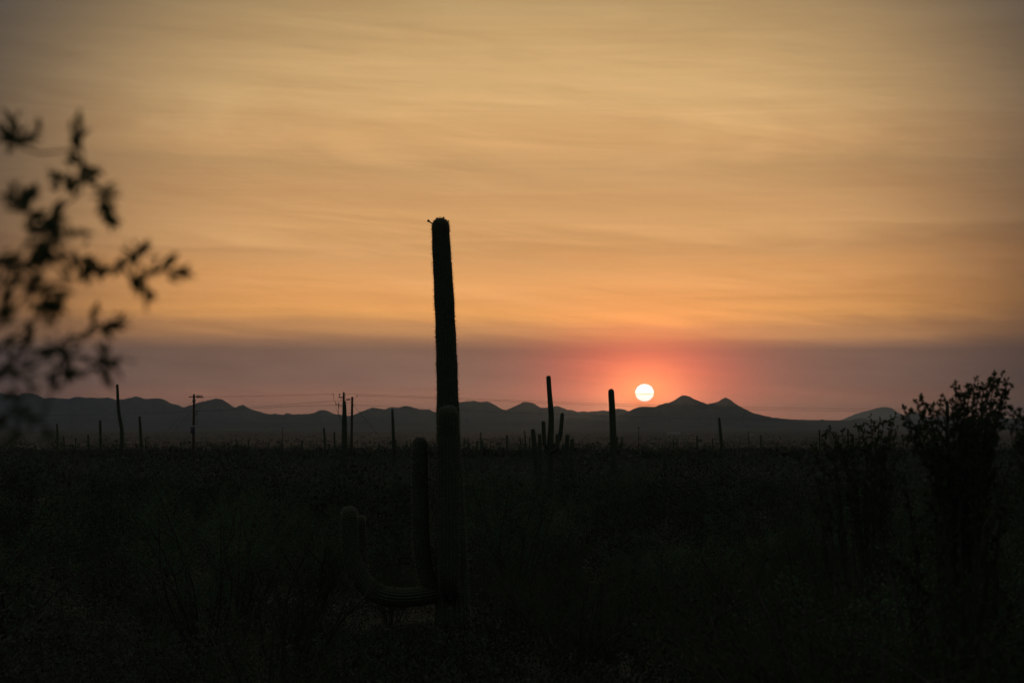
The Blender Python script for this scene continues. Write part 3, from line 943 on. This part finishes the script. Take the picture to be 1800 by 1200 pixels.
# ------------------------------------------------------------------ shrubs
def shrub_mesh(seed, h, spread, nst, leaf, nleaf, upright=0.5):
    """returns stem MB and foliage MB of one shrub about h metres tall"""
    r_ = np.random.default_rng(seed)
    st, fo = MB(), MB()
    tips = []
    for i in range(nst):
        a = r_.uniform(0, 2 * np.pi)
        out = spread * np.sqrt(r_.uniform(0.03, 1))
        hh = h * (1.0 - 0.45 * (out / spread) ** 2) * r_.uniform(0.72, 1.08)
        e = np.array([np.cos(a) * out, np.sin(a) * out, hh])
        mid = e * np.array([0.45, 0.45, 0.55]) + r_.normal(0, 0.05 * h, 3)
        path = catmull([(0.06 * np.cos(a), 0.06 * np.sin(a), -0.1), mid, e], 7)
        tube(st, path, np.linspace(0.014, 0.004, 7) * h / 1.5, 4, cap=False)
        for j in range(5):
            t_ = r_.uniform(0.35, 0.95)
            p = path[int(t_ * 6)]
            dv = r_.normal(0, 1, 3); dv[2] = abs(dv[2]) * 0.9 + upright
            dv /= np.linalg.norm(dv)
            q_ = p + dv * h * r_.uniform(0.12, 0.28)
            tube(st, catmull([p, (p + q_) / 2 + r_.normal(0, 0.015 * h, 3), q_], 4), np.linspace(0.006, 0.002, 4) * h / 1.5, 3, cap=False)
            tips.append((p, q_))
        tips.append((path[4], path[6]))
    N = nleaf
    idx = r_.integers(0, len(tips), N)
    A = np.array([tips[i][0] for i in idx]); B = np.array([tips[i][1] for i in idx])
    t_ = r_.beta(2.2, 1.1, N)[:, None]
    c = A + (B - A) * t_ * 1.05 + r_.normal(0, 0.022 * h, (N, 3))
    d = (B - A); d /= np.linalg.norm(d, axis=1)[:, None]
    d = d + r_.normal(0, 0.7, (N, 3)); d[:, 2] += 0.35; d /= np.linalg.norm(d, axis=1)[:, None]
    s = np.cross(d, r_.normal(0, 1, (N, 3))); s /= np.linalg.norm(s, axis=1)[:, None]
    L = leaf * r_.uniform(0.6, 1.3, N)[:, None]
    v = np.stack([c, c + d * L * 0.5 + s * L * 0.24, c + d * L, c + d * L * 0.5 - s * L * 0.24], axis=1).reshape(-1, 3)
    v[:, 2] = np.maximum(v[:, 2], 0.02)
    fo.v = [tuple(x) for x in v]
    fo.f = [(4 * i, 4 * i + 1, 4 * i + 2, 4 * i + 3) for i in range(N)]
    return st, fo


TPL = []
for i, (seed, h, spr, nst, leaf, nl, up, mm) in enumerate([
        (11, 1.5, 0.95, 16, 0.021, 8500, 0.6, 'leaf'), (12, 1.3, 1.0, 14, 0.021, 8000, 0.5, 'leaf'),
        (13, 1.7, 0.9, 15, 0.022, 8500, 0.7, 'leaf'), (14, 0.75, 0.7, 14, 0.018, 7000, 0.4, 'leaf_grey'),
        (15, 0.6, 0.65, 13, 0.017, 6500, 0.4, 'leaf_grey'), (16, 2.4, 1.5, 18, 0.026, 14000, 0.5, 'leaf_green'),
        (17, 2.1, 1.7, 18, 0.026, 14000, 0.4, 'leaf_green')]):
    st, fo = shrub_mesh(seed, h, spr, nst, leaf, nl, up)
    TPL.append((st.mesh('stem', M['bark']), fo.mesh('foliage', M[mm], smooth=False)))


def shrub(x, y, ti, scale, rz, label, cat, group=None, name='shrub'):
    o = thing(name, label, cat, (x, y, gz_(x, y)), rz, group)
    o.scale = (scale, scale, scale * rng.uniform(0.88, 1.12))
    link('stem', TPL[ti][0], o)
    f = link('foliage', TPL[ti][1], o)
    f['kind'] = 'stuff'
    return o


def at_px(px, d):
    v = ray(px, 745)
    return v.x / v.y * d


# the few shrubs one can make out in the gloom
shrub(at_px(905, 39), 39, 5, 1.12, 0.4, 'tall feathery green shrub right behind the big saguaro trunk', 'shrub')
shrub(at_px(985, 36), 36, 2, 1.0, 1.9, 'pointed green shrub sloping down right of the tall feathery one', 'shrub')
shrub(at_px(1098, 33), 33, 0, 0.85, 2.6, 'rounded dark green shrub midway between the feathery shrub and the grey bush', 'shrub')
shrub(at_px(1185, 36), 36, 3, 1.75, 0.2, 'grey twiggy bush with pale tips in the dark brush below the sun', 'shrub')
shrub(at_px(690, 33.5), 33.5, 1, 1.0, 3.0, 'dark green shrub behind the curled cactus arm', 'shrub')
shrub(at_px(560, 29), 29, 4, 1.1, 3.9, 'low greyish shrub left of the curled cactus arm', 'shrub')
shrub(at_px(362, 262), 262, 6, 1.25, 1.0, 'dark bushy tree beside the foot of the lone utility pole', 'tree', name='small_tree')

LABELS = {0: ('dark creosote shrub, one of many in the black foreground brush', 'creosote shrubs massed in the brush'),
          3: ('low greyish shrub, one of many in the black foreground brush', 'low grey shrubs massed in the brush'),
          5: ('broad green desert shrub, one of the tall ones in the dark brush', 'tall green shrubs massed in the brush')}
placed = [(b0.x, D0, 0.9), (at_px(905, 39), 39, 1.5), (at_px(690, 33.5), 33.5, 0.9), (at_px(700, 30), 30, 0.9), (at_px(640, 30), 30, 0.8), (at_px(985, 36), 36, 0.8), (at_px(1185, 36), 36, 0.9)]
cnt = 0
tries = 0
while cnt < 275 and tries < 20000:
    tries += 1
    d = 11 + (150 - 11) * rng.random() ** 1.35
    x = at_px(rng.uniform(-60, 1860), d)
    ti = int(rng.choice(7, p=[.2, .2, .14, .16, .13, .1, .07]))
    s = rng.uniform(0.75, 1.2)
    rr_ = (0.62, .65, .6, .5, .45, 1.0, 1.1)[ti] * s
    if any((x - a) ** 2 + (d - b_) ** 2 < (rr_ + c_) ** 2 * 0.8 for a, b_, c_ in placed):
        continue
    px = 900 + x / d * F
    hgt = (1.5, 1.3, 1.7, .75, .6, 2.4, 2.1)[ti] * s
    top = 745 - (gz_(x, d) + hgt - CAMZ) / d * F
    if d < 30 and 520 < px < 890 and top < 1105:      # leave the big saguaro in sight
        continue
    if top < 812:
        continue
    lab, grp = LABELS[0 if ti < 3 else 3 if ti < 5 else 5]
    shrub(x, d, ti, s, rng.uniform(0, 6.28), lab, 'shrub', grp)
    placed.append((x, d, rr_))
    cnt += 1

# everything beyond and between: one mass of brush
def scrub_mass(name, label, n, d0, d1, pw, size, nleaf, lsz, mm, pxr=(-120, 1920), seed=5, keep=None):
    r_ = np.random.default_rng(seed)
    V, Fc = [], []
    o0 = 0
    for i in range(n):
        d = d0 * (d1 / d0) ** (r_.random() ** pw)
        x = at_px(r_.uniform(*pxr), d)
        if keep is not None and not keep(x, d, r_):
            continue
        z = gz_(x, d)
        h = size * r_.uniform(0.5, 1.35) * (1.8 if r_.random() < 0.07 else 1.0)
        w = h * r_.uniform(0.55, 0.95)
        k = nleaf
        u = r_.normal(0, 1, (k, 3)); u /= np.linalg.norm(u, axis=1)[:, None]
        rad_ = r_.uniform(0.35, 1, (k, 1)) ** 0.6
        c = u * rad_ * np.array([w, w, h * 0.5]) + np.array([x, d, z + h * 0.5])
        dd = u + r_.normal(0, .6, (k, 3)); dd[:, 2] += 0.5; dd /= np.linalg.norm(dd, axis=1)[:, None]
        s = np.cross(dd, r_.normal(0, 1, (k, 3))); s /= np.linalg.norm(s, axis=1)[:, None]
        L = lsz * h * r_.uniform(.6, 1.3, (k, 1))
        v = np.stack([c - s * L * .4, c + s * L * .4, c + dd * L], axis=1).reshape(-1, 3)
        V.append(v)
        Fc.append(np.arange(3 * k).reshape(-1, 3) + o0)
        o0 += 3 * k
    V = np.vstack(V); Fc = np.vstack(Fc)
    me = bpy.data.meshes.new(name)
    me.vertices.add(len(V)); me.vertices.foreach_set('co', V.ravel())
    me.loops.add(len(Fc) * 3); me.loops.foreach_set('vertex_index', Fc.ravel())
    me.polygons.add(len(Fc))
    me.polygons.foreach_set('loop_start', np.arange(0, len(Fc) * 3, 3))
    me.update(calc_edges=True)
    me.materials.append(M[mm])
    return tag(link(name, me), label, kind='stuff')


scrub_mass('brush', 'dense dark desert brush on the slope just behind the foreground shrubs', 950, 42, 130, 0.8, 1.35, 1150, 0.03, 'scrub', seed=5)
scrub_mass('brush', 'dense dark desert brush covering the slope farther back', 2500, 125, 430, 0.8, 1.45, 140, 0.1, 'leaf_grey', seed=7)
scrub_mass('brush', 'small dark brush filling gaps between the foreground shrubs', 1150, 10, 60, 0.6, 0.5, 420, 0.042, 'scrub', seed=8,
           keep=lambda x, d, r: not (18.5 < d < 29.8 and 545 < 900 + x / d * F < 875))
scrub_mass('brush', 'ankle-high dark brush round the foot of the largest saguaro', 420, 18.5, 29.7, 1.0, 0.24, 260, 0.08, 'scrub', pxr=(530, 890), seed=12)
scrub_mass('brush', 'taller dark scrub standing up along the far edge of the brush', 420, 230, 900, 0.8, 2.3, 160, 0.09, 'leaf_grey', seed=14)
def clump(x, y, r):
    return mnoise.noise(Vector((x * 0.006, y * 0.0022, 4.0))) + r.normal(0, 0.25) > -0.16
scrub_mass('desert_scrub', 'scattered dark scrub over the middle distance of the plain', 15000, 380, 1900, 0.8, 1.3, 26, 0.34, 'scrub', seed=6, keep=lambda x, d, r: r.random() < 0.55 or clump(x, d, r))
scrub_mass('desert_scrub', 'tiny dots of scrub across the far valley plain', 15000, 1700, 9000, 0.8, 2.2, 8, 0.5, 'scrub', seed=9, keep=clump)

# dry grass between the shrubs
def grass(n):
    r_ = np.random.default_rng(21)
    mb = MB()
    for i in range(n):
        d = 12 + 60 * r_.random() ** 1.4
        x = at_px(r_.uniform(-60, 1860), d)
        z = gz_(x, d)
        for j in range(7):
            a = r_.uniform(0, 6.28)
            h = r_.uniform(.15, .38)
            ox, oy = r_.normal(0, .05, 2)
            tx, ty = math.cos(a) * h * .45, math.sin(a) * h * .45
            mb.add([(x + ox - .004, d + oy, z - .02), (x + ox + .004, d + oy, z - .02), (x + ox + tx, d + oy + ty, z + h)], [(0, 1, 2)])
    tag(mb.build('grass', M['grass'], smooth=False), 'thin dry grass between the dark shrubs', kind='stuff')
grass(1500)

# ------------------------------------------------------------------ leaf and twig helpers for the near bushes
def leaf_mesh(ln, w, fold, name='leaf'):
    mb = MB()
    n = 5
    vs = []
    for i in range(n + 1):
        t_ = i / n
        ww = w * math.sin(math.pi * (0.06 + 0.9 * t_)) ** 0.8
        y = ln * t_
        zc = -0.12 * ln * t_ * t_
        vs += [(-ww / 2, y, zc + fold * ww), (0, y, zc), (ww / 2, y, zc + fold * ww)]
    fs = []
    for i in range(n):
        a = i * 3
        fs += [(a, a + 1, a + 4, a + 3), (a + 1, a + 2, a + 5, a + 4)]
    mb.add(vs, fs)
    return mb.mesh(name, M['leaf'])


# ------------------------------------------------------------------ blurred creosote close to the camera, left
NEAR = thing('creosote_bush', 'out-of-focus creosote twigs hanging into the left side, close to the camera', 'creosote bush', (-0.95, 1.62, gz_(-0.95, 1.62)))
NO = Vector(NEAR.location)
LEAVES = [leaf_mesh(0.0165, 0.0058, 0.25), leaf_mesh(0.014, 0.0054, 0.35), leaf_mesh(0.0185, 0.006, 0.15)]
DN = 1.6
rl = random.Random(3)


def ztwig(i):
    return DN + 0.13 * math.sin(i * 2.4)


STEMS = [
    [(-120, 640), (-40, 560), (10, 480), (58, 405), (100, 375), (135, 345), (165, 318), (150, 290), (134, 262), (137, 218)],
    [(-130, 300), (-40, 268), (-5, 246), (28, 258), (52, 252), (78, 274), (112, 270), (134, 264)],
    [(-60, 640), (10, 580), (60, 520), (86, 450), (74, 402), (38, 372), (20, 335)],
    [(86, 450), (130, 452), (165, 478), (212, 464), (232, 452), (262, 428)],
    [(212, 464), (240, 490), (285, 474), (322, 487)],
    [(165, 322), (183, 345), (192, 392)],
    [(-20, 640), (50, 610), (112, 598), (168, 578), (222, 562)],
    [(-80, 760), (-10, 680), (40, 630), (80, 560), (88, 500)],
    [(-60, 800), (30, 760), (100, 705), (116, 655), (112, 612)],
    [(112, 625), (150, 628), (178, 640), (205, 632)],
    [(178, 640), (188, 612)],
    [(-120, 860), (0, 800), (35, 740), (28, 690), (22, 640)],
    [(-100, 520), (-20, 505), (20, 500), (60, 492)],
    [(40, 372), (52, 338)],
    [(134, 345), (108, 310), (97, 300)],
    [(60, 410), (95, 395), (132, 412)],
]
base_pt = Vector((0, 0, 0))
for i, s in enumerate(STEMS):
    dd = ztwig(i)
    mb = MB()
    pts = [P(x, y, dd + 0.02 * math.sin(k * 1.7 + i)) - NO for k, (x, y) in enumerate(s)]
    if s[0][0] < 0:
        pts = [base_pt + Vector((rl.uniform(-.03, .03), rl.uniform(-.03, .03), -0.05)), Vector((-0.1, 0.02 * i - 0.1, pts[0].z * 0.55))] + pts
    n = 10 + 3 * len(pts)
    tube(mb, catmull(pts, n), np.linspace(0.0042 if s[0][0] < 0 else 0.0018, 0.0009, n), 6)
    mb.build('stem', M['bark'], NEAR)
BL = [  # leaf spots in the picture: x, y, heading (deg, 0 = right, 90 = up), how many
    (18, 220, 100, 3), (22, 240, 150, 3), (38, 242, 60, 3), (52, 246, 20, 2), (66, 232, 40, 2), (4, 236, 120, 3), (10, 246, 200, 2),
    (136, 222, 95, 2), (132, 248, 70, 3), (138, 236, 85, 2), (136, 278, 140, 2), (150, 292, -50, 3), (165, 306, -30, 3), (98, 316, -85, 3), (106, 304, 150, 2),
    (124, 318, -40, 2), (140, 322, 20, 2), (158, 318, 80, 2), (182, 336, 20, 3), (190, 346, -20, 2), (184, 368, -80, 3), (192, 386, -75, 3), (182, 354, 200, 1),
    (20, 346, 100, 3), (28, 362, 140, 2), (52, 340, 60, 3), (44, 356, 60, 2), (42, 374, 190, 2), (60, 384, 30, 3), (72, 402, -40, 3), (56, 394, 200, 2),
    (88, 396, 40, 2), (104, 374, 50, 2), (104, 386, -20, 1), (92, 410, -50, 3), (66, 414, 220, 2), (96, 404, 0, 2), (130, 412, -20, 2), (82, 430, 200, 3),
    (64, 440, 210, 2), (86, 442, -60, 2), (98, 450, -30, 3), (76, 462, 220, 3), (20, 452, 200, 3), (10, 464, 230, 2), (32, 466, -30, 2), (134, 446, 100, 2),
    (144, 462, -70, 2), (160, 470, 40, 3), (172, 480, -40, 2), (186, 474, 20, 2), (150, 484, -100, 2), (120, 472, -80, 2),
    (226, 440, 130, 2), (250, 440, 60, 3), (242, 458, 110, 2), (216, 464, 170, 2), (266, 476, 40, 2), (284, 470, 60, 2), (292, 464, 60, 1), (304, 486, -10, 2),
    (318, 486, -5, 1), (244, 500, -90, 3), (258, 514, -70, 2), (238, 490, -110, 2),
    (20, 500, 170, 3), (14, 522, 230, 3), (32, 490, 40, 2), (70, 500, 190, 2), (90, 510, -20, 3), (80, 530, 220, 3), (100, 522, -40, 2), (94, 542, -60, 2),
    (84, 552, 230, 2), (14, 546, 230, 3), (8, 560, 180, 2), (60, 496, 120, 2),
    (168, 556, 120, 2), (190, 572, 20, 3), (212, 564, 20, 3), (160, 580, 200, 2), (184, 582, -40, 2),
    (46, 602, 190, 3), (22, 606, 200, 3), (52, 590, 80, 2), (90, 610, 190, 2), (108, 614, -40, 3), (128, 600, 40, 2), (120, 622, -60, 2), (100, 628, 220, 2),
    (114, 646, -70, 3), (126, 660, -40, 2), (100, 662, 220, 2), (76, 620, 200, 2),
    (180, 612, 100, 2), (186, 636, -60, 3), (196, 646, -40, 2), (206, 632, 20, 2), (190, 656, -80, 2), (170, 642, 200, 2),
    (10, 652, 200, 3), (30, 656, -40, 2), (46, 646, 30, 2), (22, 626, 120, 2), (50, 672, -60, 1), (20, 700, 200, 2), (40, 720, -30, 2), (60, 745, 20, 2), (30, 770, 200, 2), (80, 760, -30, 2), (10, 740, 200, 2)]
cnt = 0
for (x, y, hd, k) in BL:
    # depth follows the closest stem
    bi = min(range(len(STEMS)), key=lambda i: min((x - a) ** 2 + (y - b_) ** 2 for a, b_ in STEMS[i]))
    for j in range(k):
        if cnt >= 298: break
        cnt += 1
        o = link('leaf', LEAVES[cnt % 3], NEAR)
        hd2 = R(hd + rl.uniform(-38, 38))
        p = P(x + rl.uniform(-7, 7) - 14 * math.cos(hd2), y + rl.uniform(-7, 7) + 14 * math.sin(hd2), ztwig(bi) + rl.uniform(-.03, .03)) - NO
        o.location = p
        dirv = Vector((math.cos(hd2), rl.uniform(-.5, .5), math.sin(hd2))).normalized()
        qt = dirv.to_track_quat('Y', 'Z')
        o.rotation_mode = 'QUATERNION'
        from mathutils import Quaternion
        o.rotation_quaternion = qt @ Quaternion((0, 1, 0), rl.uniform(-1.2, 1.2))
        sc_ = rl.uniform(0.8, 1.2)
        o.scale = (sc_, sc_, sc_)

# the remaining leaflets of the same twigs, as one mass
mb = MB()
for (x, y, hd, k) in BL:
    bi = min(range(len(STEMS)), key=lambda i: min((x - a) ** 2 + (y - b_) ** 2 for a, b_ in STEMS[i]))
    for j in range(k + 1 + (3 if y > 440 and x < 130 else 0)):
        hd2 = R(hd + rl.uniform(-50, 50))
        p = P(x + rl.uniform(-17, 17) - 6 * math.cos(hd2), y + rl.uniform(-15, 15) + 6 * math.sin(hd2), ztwig(bi) + rl.uniform(-.05, .05)) - NO
        dv = Vector((math.cos(hd2), rl.uniform(-.7, .7), math.sin(hd2))).normalized()
        sd = dv.cross(Vector((rl.gauss(0, 1), rl.gauss(0, 1), rl.gauss(0, 1)))).normalized()
        L = rl.uniform(0.008, 0.0135)
        mb.add([p, p + dv * L * .3 + sd * L * .16, p + dv * L * .65 + sd * L * .14, p + dv * L, p + dv * L * .65 - sd * L * .14, p + dv * L * .3 - sd * L * .16], [(0, 1, 2, 3, 4, 5)])
f = mb.build('foliage', M['leaf'], NEAR, smooth=False)
f['kind'] = 'stuff'

# ------------------------------------------------------------------ creosote bushes on the right
def creosote(label, d, base_px, tips, seed, clump_px=13, reach=150, dens=1.0, spread=0.35, down=60):
    r_ = np.random.default_rng(seed)
    p0 = P(base_px, 745, d)
    z0 = gz_(p0.x, d)
    o = thing('creosote_bush', label, 'creosote bush', (p0.x, d, z0))
    org = Vector((p0.x, d, z0))
    k = d / F
    tw, fo = MB(), MB()
    def leaf(p, dv, L):
        s = np.cross(dv, r_.normal(0, 1, 3)); s /= np.linalg.norm(s) + 1e-9
        fo.add([p, p + dv * L * .5 + s * L * .27, p + dv * L, p + dv * L * .5 - s * L * .27], [(0, 1, 2, 3)])
    for (tx, ty, ln) in tips:
        dd = d + r_.normal(0, spread)
        tip = np.array(P(tx, ty, dd) - org)
        dx_ = (tx - base_px)
        low = np.array(P(tx - dx_ * (0.45 if ty < 770 else 0.2) - r_.uniform(-8, 8), ty + ln * 0.9, d + (dd - d) * .7) - org)
        mid = np.array(P(tx - dx_ * (0.2 if ty < 770 else 0.1) + r_.uniform(-5, 5), ty + ln * 0.42, dd) - org)
        foot = np.array([low[0] * .75 + r_.normal(0, .12), r_.normal(0, .15), -0.05])
        path = catmull([foot, low * np.array([.55, .55, .5]), low, mid, tip], 40)
        mb = MB()
        tube(mb, path, np.linspace(0.011, 0.0016, 40), 5)
        mb.build('stem', M['bark'], o)
        L = np.concatenate([[0], np.cumsum(np.linalg.norm(np.diff(path, axis=0), axis=1))])
        s = L[-1]
        stop = max(0.1, L[-1] - (reach + down) * k)
        while s > stop:
            c = np.array([np.interp(s, L, path[:, a]) for a in range(3)])
            i = min(38, int(np.searchsorted(L, s)))
            T = path[i + 1] - path[i]; T /= np.linalg.norm(T)
            dv = T * r_.uniform(.3, 1.0) + r_.normal(0, .55, 3) + np.array([0, 0, .35])
            dv /= np.linalg.norm(dv)
            ln2 = clump_px * k * r_.uniform(.6, 1.9) * (1.0 if L[-1] - s > clump_px * k else .5)
            e = c + dv * ln2
            tube(tw, [c, (c + e) / 2 + r_.normal(0, .04, 3) * ln2, e], [.0014, .0011, .0008], 3, cap=False)
            for q_ in range(int(r_.integers(6, 12) * dens)):
                t_ = r_.beta(2, 1)
                lv = dv + r_.normal(0, .75, 3); lv /= np.linalg.norm(lv)
                leaf(c + (e - c) * t_, lv, clump_px * k * r_.uniform(.42, .8))
            s -= clump_px * k * r_.uniform(.45, .95) * (1.1 if L[-1] - s < 100 * k and ty < 770 else 1.0)
    t_ = tw.build('twig', M['bark'], o)
    t_['kind'] = 'stuff'
    f = fo.build('foliage', M['leaf'], o, smooth=False)
    f['kind'] = 'stuff'
    return o


T1 = [(1747, 664, 150), (1759, 666, 150), (1770, 670, 160), (1737, 669, 120), (1728, 684, 120), (1713, 673, 150), (1704, 686, 130), (1678, 681, 170), (1690, 688, 140),
      (1699, 684, 150), (1720, 690, 140), (1652, 704, 150), (1662, 708, 130), (1674, 712, 120), (1623, 705, 150), (1612, 715, 130), (1636, 720, 130), (1590, 724, 140),
      (1598, 732, 120), (1640, 718, 110), (1765, 690, 140), (1768, 682, 140), (1755, 700, 140), (1742, 712, 140), (1685, 705, 140), (1716, 706, 150), (1735, 700, 150),
      (1694, 716, 130), (1660, 728, 130), (1628, 736, 120), (1608, 746, 120), (1758, 722, 120), (1596, 756, 110), (1650, 742, 120), (1760, 740, 120), (1616, 764, 100), (1700, 730, 120), (1725, 728, 120), (1678, 738, 120)]
T1 += [(1490 + (i * 97) % 400, 800 + 320 * ((i * 0.618) % 1.0) ** 1.2 + 0.0006 * (1700 - (1490 + (i * 97) % 400)) ** 2, 60) for i in range(12)]
creosote('large dark creosote bush reaching above the horizon at the right edge', 7.2, 1700, T1, 31, clump_px=13.5, reach=230, dens=1.25)
T2 = [(1455, 753, 90), (1465, 762, 80), (1479, 758, 80), (1510, 748, 90), (1516, 752, 80), (1530, 733, 110), (1536, 745, 90), (1546, 742, 90), (1554, 744, 90), (1572, 735, 100), (1568, 742, 80),
      (1577, 757, 80), (1449, 772, 70), (1500, 770, 80), (1523, 764, 90), (1560, 768, 80), (1585, 772, 80), (1474, 775, 70), (1490, 782, 70), (1540, 776, 80), (1512, 784, 80), (1430, 790, 60), (1460, 790, 60)]
T2 += [(1400 + (i * 61) % 260, 800 + 160 * ((i * 0.618) % 1.0), 40) for i in range(12)]
creosote('lower thin-sprigged creosote bush left of the large right one', 11.0, 1535, T2, 32, clump_px=10, reach=150, dens=0.9, down=45)
T3 = [(1779, 726, 140), (1788, 733, 130), (1795, 729, 140), (1803, 727, 140), (1812, 720, 150), (1826, 716, 150), (1772, 745, 120), (1840, 722, 150), (1786, 752, 120), (1800, 748, 130), (1820, 742, 130), (1856, 730, 140)]
creosote('creosote bush cut by the right edge of the picture', 6.0, 1840, T3, 33, reach=430)

# lower shrubs that stand round the foot of the right-hand bushes
for px, d, ti, k_, lab in ((1440, 9.6, 1, 1.16, 'low spreading shrub in front of the thin-sprigged bush, leftmost at its foot'),
                           (1545, 8.2, 2, 0.93, 'rounded dark shrub between the thin-sprigged bush and the large right bush'),
                           (1650, 6.4, 0, 1.08, 'broad dark shrub right before the foot of the large right bush'),
                           (1745, 6.1, 2, 1.0, 'dense dark shrub under the highest sprigs of the large right bush'),
                           (1835, 5.6, 1, 1.25, 'dark shrub at the lower right corner before the edge bush'),
                           (1600, 9.2, 5, 0.72, 'greener shrub behind the rounded dark shrub at right')):
    shrub(at_px(px, d), d, ti, k_, px * 0.7, lab, 'shrub')
